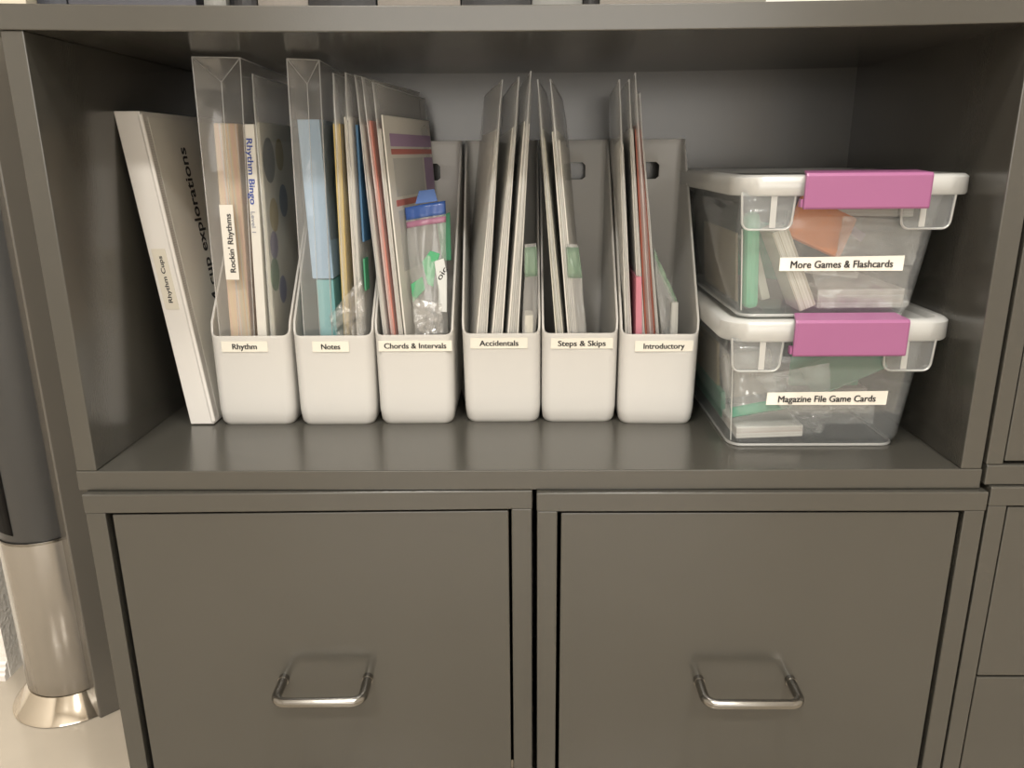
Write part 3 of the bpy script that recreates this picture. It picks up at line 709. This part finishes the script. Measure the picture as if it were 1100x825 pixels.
# cards seen through the bag
def poly(pts, thick, mat, name, label, cat, group, ydir=(0, 1, 0), parent=None):
    bm = bmesh.new(); A = [bm.verts.new(p) for p in pts]; B = [bm.verts.new(V(p)+V(ydir)*thick) for p in pts]; n = len(A)
    bm.faces.new(A); bm.faces.new(B[::-1])
    for k in range(n): bm.faces.new((A[k], B[k], B[(k+1) % n], A[(k+1) % n]))
    return link(name, bm, mat, parent, label, cat, group, bevel=0.0006)
TAGW = C('white_tag', (0.72, 0.75, 0.74)); GRN2 = C('bright_green_tag', (0.09, 0.42, 0.20))
tg = poly([(-0.1130, 0.186, 0.2050), (-0.1010, 0.186, 0.2090), (-0.0975, 0.184, 0.190), (-0.0990, 0.182, 0.141), (-0.1090, 0.182, 0.142), (-0.1085, 0.184, 0.168)], 0.002, TAGW, 'paper_tag', 'white paper tag with black scribble inside the blue zip bag', 'tag', G3)
text('oic', V((-0.1055, 0.1848, 0.1810)), (0.55, 0, 0.83), (-0.83, 0, 0.55), 0.017, 0.0080, INK, tg, bold=0.01)
poly([(-0.1290, 0.190, 0.2040), (-0.1180, 0.190, 0.2180), (-0.1060, 0.190, 0.2140), (-0.1120, 0.190, 0.196), (-0.1160, 0.190, 0.172), (-0.1230, 0.190, 0.176)], 0.002, GRN2, 'paper_tag', 'bright green tag beside the white one in the blue zip bag', 'tag', G3)
poly([(-0.1440, 0.187, 0.176), (-0.1290, 0.187, 0.186), (-0.1260, 0.187, 0.170), (-0.1420, 0.187, 0.153)], 0.002, GRN2, 'paper_tag', 'small green tag low on the left of the blue zip bag', 'tag', G3)
poly([(-0.1140, 0.235, 0.255), (-0.0960, 0.235, 0.262), (-0.0960, 0.235, 0.20), (-0.1080, 0.235, 0.20)], 0.002, GREEN, 'paper_tag', 'dark green card behind the blue zip bag, right side', 'tag', G3)
pillow((-0.1400, 0.1640, 0.165), (-0.1030, 0.1640, 0.155), (-0.1020, 0.166, 0.105), (-0.1380, 0.166, 0.105), 0.003, 'crumpled shiny clear bag at the front of the Chords & Intervals file', G3, amp=0.005, seed=8.1, freq=8, name='crumpled_bag', cat='clear bag')

# --- Accidentals file
def leaner(q, tb, tt, ct, cb, mat, seed, l1, l2, G, vt=0.87, wob=0.0015):
    sleeve(*q, tb, tt, l1, G, seed=seed, wob=wob)
    P0, eu, ev, nn = frame(*q); bm = bmesh.new(); rr = random.Random(int(seed*10)); n = 5
    for k in range(n):
        c = (k+0.5)/n-0.5; h = vt-0.035*rr.random()*(k != 2); u0 = 0.012+0.02*rr.random()
        vs = []
        for v in (0.004, h):
            w_ = cb*(1-v/vt)+ct*v/vt
            for u in (u0, 0.95):
                for sg in (-1, 1): vs.append(bm.verts.new(P0+eu*u+ev*v+nn*(w_*(c+sg*0.40/n))))
        for f in ((0, 1, 3, 2), (4, 6, 7, 5), (0, 4, 5, 1), (2, 3, 7, 6), (0, 2, 6, 4), (1, 5, 7, 3)): bm.faces.new([vs[i] for i in f])
    link('card_packet', bm, mat, None, l2, 'cards', G, bevel=0.0003)
leaner(((-0.0640, 0.168, 0.006), (-0.0250, 0.168, 0.4160), (-0.0550, 0.365, 0.4110)), 0.0215, 0.005, 0.0040, 0.0190, PAPER, 1.1, 'leftmost clear sleeve of the Accidentals file', 'white cards in the leftmost Accidentals sleeve', G4)
leaner(((-0.0445, 0.168, 0.006), (-0.0055, 0.168, 0.4190), (-0.0300, 0.365, 0.4090)), 0.0210, 0.006, 0.0045, 0.0185, PAPER, 2.1, 'middle clear sleeve of the Accidentals file', 'white cards in the middle Accidentals sleeve', G4)
leaner(((-0.0225, 0.168, 0.006), (0.0080, 0.168, 0.4250), (-0.0060, 0.365, 0.4200)), 0.0200, 0.009, 0.0070, 0.0180, PAPER, 3.1, 'tallest clear sleeve leaning right in the Accidentals file', 'white cards in the tallest Accidentals sleeve', G4)
pillow((0.0010, 0.1650, 0.228), (0.0150, 0.1750, 0.228), (0.0145, 0.170, 0.030), (-0.0060, 0.164, 0.030), 0.006, 'small clear bag with green zip in the Accidentals file', G4, mat=FILM2, amp=0.003, seed=5.5, freq=8, zipc=ZGREEN, zipv=(0.80, 0.98))
slab((0.0040, 0.168, 0.006), (0.0055, 0.168, 0.142), (0.0055, 0.20, 0.142), 0.02, 1, 0.03, 0.98, 0.012, 0.010, CREAM, 'card_deck', 'cream card deck in the green zip bag of the Accidentals file', 'cards', G4)

# --- Steps & Skips file
leaner(((0.0535, 0.168, 0.006), (0.0160, 0.168, 0.4160), (0.0330, 0.365, 0.4120)), 0.0155, 0.006, 0.0040, 0.0130, CREAM, 4.1, 'leftmost clear sleeve leaning left in the Steps & Skips file', 'cream cards in the leftmost Steps & Skips sleeve', G5)
leaner(((0.0700, 0.168, 0.006), (0.0310, 0.168, 0.4160), (0.0540, 0.365, 0.4060)), 0.0165, 0.008, 0.0085, 0.0135, PAPER, 5.1, 'second clear sleeve leaning left in the Steps & Skips file', 'pale cards in the second Steps & Skips sleeve', G5)
pillow((0.0500, 0.1660, 0.228), (0.0660, 0.176, 0.226), (0.0860, 0.170, 0.040), (0.0690, 0.164, 0.040), 0.008, 'small clear bag with green zip in the Steps & Skips file', G5, mat=FILM2, amp=0.003, seed=6.6, freq=8, zipc=ZGREEN, zipv=(0.78, 0.98))
# --- Introductory file
leaner(((0.1385, 0.168, 0.006), (0.1105, 0.168, 0.4150), (0.1200, 0.366, 0.4080)), 0.013, 0.005, 0.004, 0.010, PAPER, 6.1, 'leftmost clear sleeve of the Introductory file', 'white cards in the leftmost Introductory sleeve', G6, vt=0.84)
slab((0.1475, 0.1650, 0.006), (0.1330, 0.1650, 0.40), (0.1360, 0.37, 0.40), 0.0, 0.8, 0.004, 0.46, 0.009, 0.0045, ROSE, 'folded_card', 'rose card low between sleeves in the Introductory file', 'card', G6)
leaner(((0.1575, 0.168, 0.006), (0.1215, 0.168, 0.4150), (0.1330, 0.366, 0.4120)), 0.012, 0.005, 0.004, 0.0085, PAPER, 7.1, 'second clear sleeve of the Introductory file', 'white cards in the second Introductory sleeve', G6)
leaner(((0.1690, 0.168, 0.006), (0.1285, 0.168, 0.4220), (0.1430, 0.366, 0.4180)), 0.017, 0.009, 0.0085, 0.0150, RED, 8.1, 'clear sleeve with brick red contents in the Introductory file', 'brick red cards in the Introductory file', G6)
leaner(((0.1800, 0.168, 0.006), (0.1345, 0.168, 0.4000), (0.1500, 0.378, 0.3960)), 0.008, 0.003, 0.0015, 0.005, PAPER, 9.1, 'thin clear sleeve right of the brick red one', 'white cards right of the brick red ones', G6)
pillow((0.1580, 0.172, 0.222), (0.1940, 0.185, 0.150), (0.1935, 0.176, 0.030), (0.1830, 0.168, 0.030), 0.010, 'small clear bag with faint green zip in the Introductory file', G6, mat=FILM2, amp=0.003, seed=7.7, freq=8, zipc=ZGREEN, zipv=(0.93, 0.99))
slab((0.1905, 0.172, 0.006), (0.1880, 0.172, 0.160), (0.1890, 0.22, 0.160), 0.02, 1, 0.03, 0.96, 0.013, 0.008, striped('grey_card_edges', [(0.40, 0.40, 0.37), (0.5, 0.5, 0.47), (0.33, 0.33, 0.31)], 'X', 800), 'card_deck', 'grey card deck in the zip bag of the Introductory file', 'cards', G6)

# ------------------------------------------------------------------ clear latch boxes
def storage_box(z0, label, xb0, xb1, xt0, xt1, lx0, lx1, yb, yt, ly, zbody, zlid0, zlid1, latch, lab, words_, tw, th):
    yB = 0.372
    o = None
    bm = bmesh.new(); r = 0.016
    loops = []
    for f in (0.0, 0.03, 0.10, 0.4, 0.7, 1.0):
        z = z0 + (zbody-z0)*f; pin = 0.006*(1-min(1, f/0.10))**2
        x0, x1 = xb0+(xt0-xb0)*f+pin, xb1+(xt1-xb1)*f-pin; y0 = yb+(yt-yb)*f+pin; y1 = yB+0.008*f-pin
        loops.append([(x, y, z) for x, y in rrect(x0, x1, y0, y1, r)])
    loft(bm, loops, True, False)
    o = link('storage_box', bm, BOXP, None, label, 'storage box', 'clear storage boxes with purple latches', smooth=45, solidify=0.0018)
    # rolled rib at the foot and corner lines
    bm = bmesh.new()
    lp = [V((x, y, z0+0.0015)) for x, y in rrect(xb0+0.004, xb1-0.004, yb+0.004, yB-0.004, r)]
    tube(bm, lp+[lp[0]], 0.0018, 6); link('foot_rib', bm, BOXR, o, smooth=60)
    bm = bmesh.new(); tube(bm, [V((xb0+(xt0-xb0)*f+0.0045, yb+(yt-yb)*f+0.0035, z0+0.008+(zbody-z0-0.044)*f)) for f in (0, 0.25, 0.5, 0.75, 1)], 0.0009, 6)
    link('corner_rib', bm, BOXR, o, smooth=60)
    # corner pads under the lid
    for (pa, pb, ribx) in ((xt0-0.001, xt0+0.056, 0.60), (xt1-0.052, xt1+0.004, 0.42)):
        bm = bmesh.new(); zt = zlid0+0.004; zbm = zbody-0.036; yy = yt-0.006
        outl = []
        R_ = 0.009
        for k in range(7):
            t = math.pi+math.pi/2*k/6; outl.append((pa+0.002+R_+R_*math.cos(t), zbm+R_+R_*math.sin(t)))
        for k in range(7):
            t = 1.5*math.pi+math.pi/2*k/6; outl.append((pb-0.002-R_+R_*math.cos(t), zbm+R_+R_*math.sin(t)))
        outl += [(pb, zt), (pa, zt)]
        A = [bm.verts.new((x, yy, z)) for x, z in outl]; B = [bm.verts.new((x, yt+0.003, z)) for x, z in outl]
        bm.faces.new(A)
        for k in range(len(A)): bm.faces.new((A[k], B[k], B[(k+1) % len(A)], A[(k+1) % len(A)]))
        pad = link('corner_pad', bm, BOXP, o, smooth=40, solidify=0.0012)
        bm = bmesh.new(); tube(bm, [V((outl[-1][0], yy, outl[-1][1]))]+[V((x, yy, z)) for x, z in outl[:-2]]+[V((outl[-2][0], yy, outl[-2][1]))], 0.0013, 6)
        link('pad_rim', bm, BOXR, pad, smooth=60)
        cx = pa+(pb-pa)*ribx
        link('pad_rib', boxbm(cx-0.0032, cx+0.0032, yy-0.0012, yy-0.0002, zbm+0.002, zt), BOXR, pad)
    # lid with deep rim and sunken panel
    bm = bmesh.new(); R2 = 0.030
    A = lambda d, z, rr=0: [(x, y, z) for x, y in rrect(lx0+d, lx1-d, ly+d, yB+0.012-d, R2-d*0.6)]
    L = [A(0.0015, zlid0), A(0.0, zlid0+0.002), A(0.0, zlid1-0.003), A(0.0035, zlid1), A(0.012, zlid1), A(0.0150, zlid1-0.006), A(0.030, zlid1-0.007)]
    loft(bm, L, False, True)
    lid = link('lid', bm, LIDP, o, smooth=50, solidify=0.0020)
    # purple latch: front plate hooking over the lid
    ax0, ax1, az0, az1, inl = latch
    bm = bmesh.new(); prof = [(ly-0.0105, az0), (ly-0.0115, az0+0.002), (ly-0.0125, az1-0.003), (ly-0.0105, az1), (ly+0.020, az1+0.0022), (ly+0.020, az1+0.0002), (ly-0.008, az1-0.0022), (ly-0.0085, az0)]
    rows = []
    for i, x in enumerate((ax0, ax0+0.002, ax1-0.002, ax1)):
        e = 0.0008 if i in (0, 3) else 0
        rows.append([bm.verts.new(((x if yy < ly+0.01 else max(ax0+inl, min(ax1-0.004, x))), yy+e, zz)) for yy, zz in prof])
    for P_, Q_ in zip(rows, rows[1:]):
        for k in range(len(prof)): bm.faces.new((P_[k], P_[(k+1) % len(prof)], Q_[(k+1) % len(prof)], Q_[k]))
    bm.faces.new(rows[0]); bm.faces.new(rows[-1][::-1])
    lt = link('latch', bm, PURPLE, o, label='purple plastic latch', bevel=0.0005)
    link('latch_arm', boxbm(ax0-0.0025, ax1-0.008, ly-0.0078, ly-0.0008, az0+0.002, az0+0.010), PURPLE, lt)
    # label strip, following the wall's slope
    bx0, bx1, bz0, bz1 = lab; sl = (yt-yb)/(zbody-z0)
    yl = lambda z: yb+sl*(z-z0)-0.0006
    bm = bmesh.new()
    q = [(bx0, yl(bz0+0.000), bz0), (bx1, yl(bz0), bz0-0.0005), (bx1, yl(bz1), bz1+0.0015), (bx0, yl(bz1), bz1)]
    bm.faces.new([bm.verts.new(p) for p in q]); bmesh.ops.recalc_face_normals(bm, faces=bm.faces)
    Lb = link('label', bm, LABELW, o, label='white label strip', solidify=0.0008, offset=0)
    zc = (bz0+bz1)/2-th/2
    text(words_, (bx0+(bx1-bx0-tw)/2, yl(zc)-0.0012, zc), (1, 0, 0.004), (0, sl, 1), tw, th, INK, Lb, bold=0.012)
    return o
storage_box(0.0006, 'clear storage box labelled Magazine File Game Cards, bottom of the stack', 0.2375, 0.4380, 0.2305, 0.4500, 0.2205, 0.4750, 0.068, 0.056, 0.0475, 0.134, 0.1315, 0.1555,
            (0.2935, 0.4165, 0.1180, 0.1585, 0.008), (0.2770, 0.4140, 0.0545, 0.0695), 'Magazine File Game Cards', 0.111, 0.0082)
UZ = 0.1560
storage_box(UZ, 'clear storage box labelled More Games & Flashcards, on top of the stack', 0.2380, 0.4310, 0.2305, 0.4500, 0.2215, 0.4750, 0.066, 0.058, 0.0480, 0.2900, 0.2890, 0.3105,
            (0.2905, 0.4205, 0.2760, 0.3125, 0.008), (0.2785, 0.4130, 0.2085, 0.2230), 'More Games & Flashcards', 0.111, 0.0085)

# contents of the upper box
GU, GL = 'things inside the upper box', 'things inside the lower box'
def tilted(c, sx, sy, sz, rx, ry, rz, mat, name, label, cat, group, bevel=0.001):
    bm = boxbm(-sx/2, sx/2, -sy/2, sy/2, -sz/2, sz/2)
    M = Matrix.Translation(V(c)) @ Matrix.Rotation(math.radians(rz), 4, 'Z') @ Matrix.Rotation(math.radians(ry), 4, 'Y') @ Matrix.Rotation(math.radians(rx), 4, 'X')
    o = link(name, bm, mat, None, label, cat, group, bevel=bevel)
    o.rotation_euler = M.to_euler(); o.location = (M @ V((0, 0, -sz/2)))*S
    return o
BEI = C('tan_card', (0.46, 0.38, 0.27)); GREYB = C('slate_grey_card', (0.16, 0.18, 0.19)); MINT = C('mint_green_card', (0.10, 0.42, 0.24)); MINT2 = C('soft_green_card', (0.06, 0.34, 0.20))
WHT = striped('white_deck_edges', [(0.76, 0.73, 0.68), (0.60, 0.52, 0.47), (0.80, 0.78, 0.74), (0.66, 0.60, 0.55)], 'Z', 420)
DIAG = striped('leaning_deck_edges', [(0.76, 0.73, 0.64), (0.42, 0.38, 0.30), (0.78, 0.75, 0.68), (0.55, 0.50, 0.42)], 'X', 420)
zf = UZ+0.004
tilted((0.3830, 0.150, zf+0.0125), 0.098, 0.120, 0.022, 0, 0, 0, WHT, 'card_deck', 'wide pale card deck flat on the floor of the upper box', 'cards', GU)
tilted((0.2995, 0.100, zf+0.0480), 0.019, 0.050, 0.096, 0, -24, 0, DIAG, 'card_deck', 'bundle of pale cards leaning diagonally in the upper box', 'cards', GU)
tilted((0.2560, 0.094, zf+0.0560), 0.016, 0.020, 0.108, 0, -3, 0, MINT, 'rolled_card', 'upright green card at the corner of the upper box', 'card', GU, bevel=0.006)
tilted((0.2520, 0.220, zf+0.0420), 0.003, 0.170, 0.082, 0, -4, 0, BEI, 'flash_card', 'tan card standing along the side of the upper box', 'card', GU)
tilted((0.2745, 0.150, zf+0.0410), 0.010, 0.06, 0.072, 0, -17, 0, CREAM, 'card_deck', 'cream deck behind the leaning bundle in the upper box', 'cards', GU)
tilted((0.3330, 0.1000, zf+0.0925), 0.070, 0.010, 0.050, -12, 24, 0, ORANGE, 'card_pack', 'orange card pack tilted near the top of the upper box', 'cards', GU, bevel=0.004)
tilted((0.3560, 0.1160, zf+0.0990), 0.078, 0.004, 0.010, -12, 33, 0, C('mauve_card', (0.36, 0.24, 0.42)), 'flash_card', 'mauve strip above the orange pack in the upper box', 'card', GU)
tilted((0.3950, 0.260, zf+0.0550), 0.100, 0.010, 0.090, 0, 0, 0, GREYB, 'folder', 'slate grey folder standing at the back of the upper box', 'folder', GU)
tilted((0.3070, 0.225, zf+0.0520), 0.060, 0.008, 0.070, 0, 8, 0, MINT2, 'flash_card', 'soft green card behind the orange pack in the upper box', 'card', GU)
tilted((0.3560, 0.165, zf+0.0370), 0.072, 0.075, 0.008, 0, 7, 4, WHT, 'card_deck', 'thin pale deck tilted in the middle of the upper box', 'cards', GU)
tilted((0.3950, 0.160, zf+0.1080), 0.085, 0.120, 0.009, 0, 1, -3, WHT, 'card_deck', 'topmost pale deck under the lid of the upper box', 'cards', GU)
pillow((0.352, 0.085, zf+0.105), (0.442, 0.090, zf+0.098), (0.436, 0.085, zf+0.050), (0.345, 0.080, zf+0.060), 0.012, 'clear packet at the front right of the upper box', GU, amp=0.004, seed=9.4, freq=6, name='crumpled_bag', cat='clear bag', mat=FILM2)
pillow((0.312, 0.074, zf+0.060), (0.425, 0.076, zf+0.050), (0.430, 0.074, zf+0.006), (0.335, 0.074, zf+0.004), 0.004, 'clear wrapper over the flat deck in the upper box', GU, amp=0.003, seed=3.9, freq=9, name='crumpled_bag', cat='clear bag')
# contents of the lower box
zl = 0.0048
tilted((0.2880, 0.120, zl+0.0120), 0.078, 0.090, 0.014, 0, -2, 0, WHT, 'card_deck', 'pale deck under the green zip in the lower box', 'cards', GL)
b1, PP = pillow((0.2430, 0.0800, zl+0.0280), (0.3120, 0.0800, zl+0.0400), (0.3000, 0.150, zl+0.096), (0.2460, 0.150, zl+0.092), 0.020, 'zip bag with green closure at the front left of the lower box', GL, mat=FILM2, amp=0.003, seed=1.9, freq=5, zipc=MINT2, zipv=(0.86, 1.0), nrm=(0, -0.8, 0.5))
tilted((0.2830, 0.165, zl+0.0580), 0.060, 0.035, 0.055, -20, -8, 0, striped('tan_deck', [(0.62, 0.53, 0.42), (0.5, 0.42, 0.36), (0.68, 0.62, 0.54)], 'X', 300), 'card_deck', 'tan and pink cards in the green zip bag of the lower box', 'cards', GL, bevel=0.004)
tilted((0.3700, 0.140, zl+0.0850), 0.085, 0.005, 0.070, 0, 0, 0, MINT2, 'folder', 'green folder at the back of the lower box', 'folder', GL)
tilted((0.3800, 0.110, zl+0.0800), 0.090, 0.040, 0.005, 55, -25, 0, film('green_tinted_pouch', c=(0.20, 0.50, 0.34), body=0.7, gloss=0.06, edge=0.3), 'plastic_sleeve', 'green tinted pouch sloping up to the right in the lower box', 'plastic sleeve', GL)
tilted((0.3840, 0.165, zl+0.0330), 0.080, 0.060, 0.026, 0, -2, 0, C('dusty_pink_card', (0.50, 0.43, 0.41)), 'card_deck', 'dusty pink deck right of centre in the lower box', 'cards', GL)
tilted((0.2480, 0.250, zl+0.0660), 0.004, 0.150, 0.060, 0, -4, 0, C('ochre_card', (0.46, 0.36, 0.20)), 'flash_card', 'ochre card along the side of the lower box', 'card', GL)
tilted((0.2500, 0.220, zl+0.0230), 0.006, 0.150, 0.034, 0, -4, 0, MINT2, 'flash_card', 'green card low along the side of the lower box', 'card', GL)
pillow((0.268, 0.082, zl+0.078), (0.353, 0.082, zl+0.094), (0.358, 0.078, zl+0.030), (0.300, 0.078, zl+0.040), 0.006, 'clear flat bag with creased corner in the lower box', GL, amp=0.003, seed=5.9, freq=6, name='crumpled_bag', cat='clear bag', mat=FILM2)
pillow((0.305, 0.078, zl+0.046), (0.362, 0.078, zl+0.044), (0.350, 0.078, zl+0.010), (0.322, 0.078, zl+0.010), 0.008, 'crumpled shiny wrapper below the label of the lower box', GL, amp=0.006, seed=6.9, freq=8, name='crumpled_bag', cat='clear bag')
pillow((0.362, 0.100, zl+0.052), (0.420, 0.100, zl+0.050), (0.418, 0.098, zl+0.014), (0.360, 0.098, zl+0.014), 0.010, 'clear pouch around the dusty pink deck in the lower box', GL, amp=0.003, seed=7.9, freq=6, name='crumpled_bag', cat='clear bag', mat=FILM2)
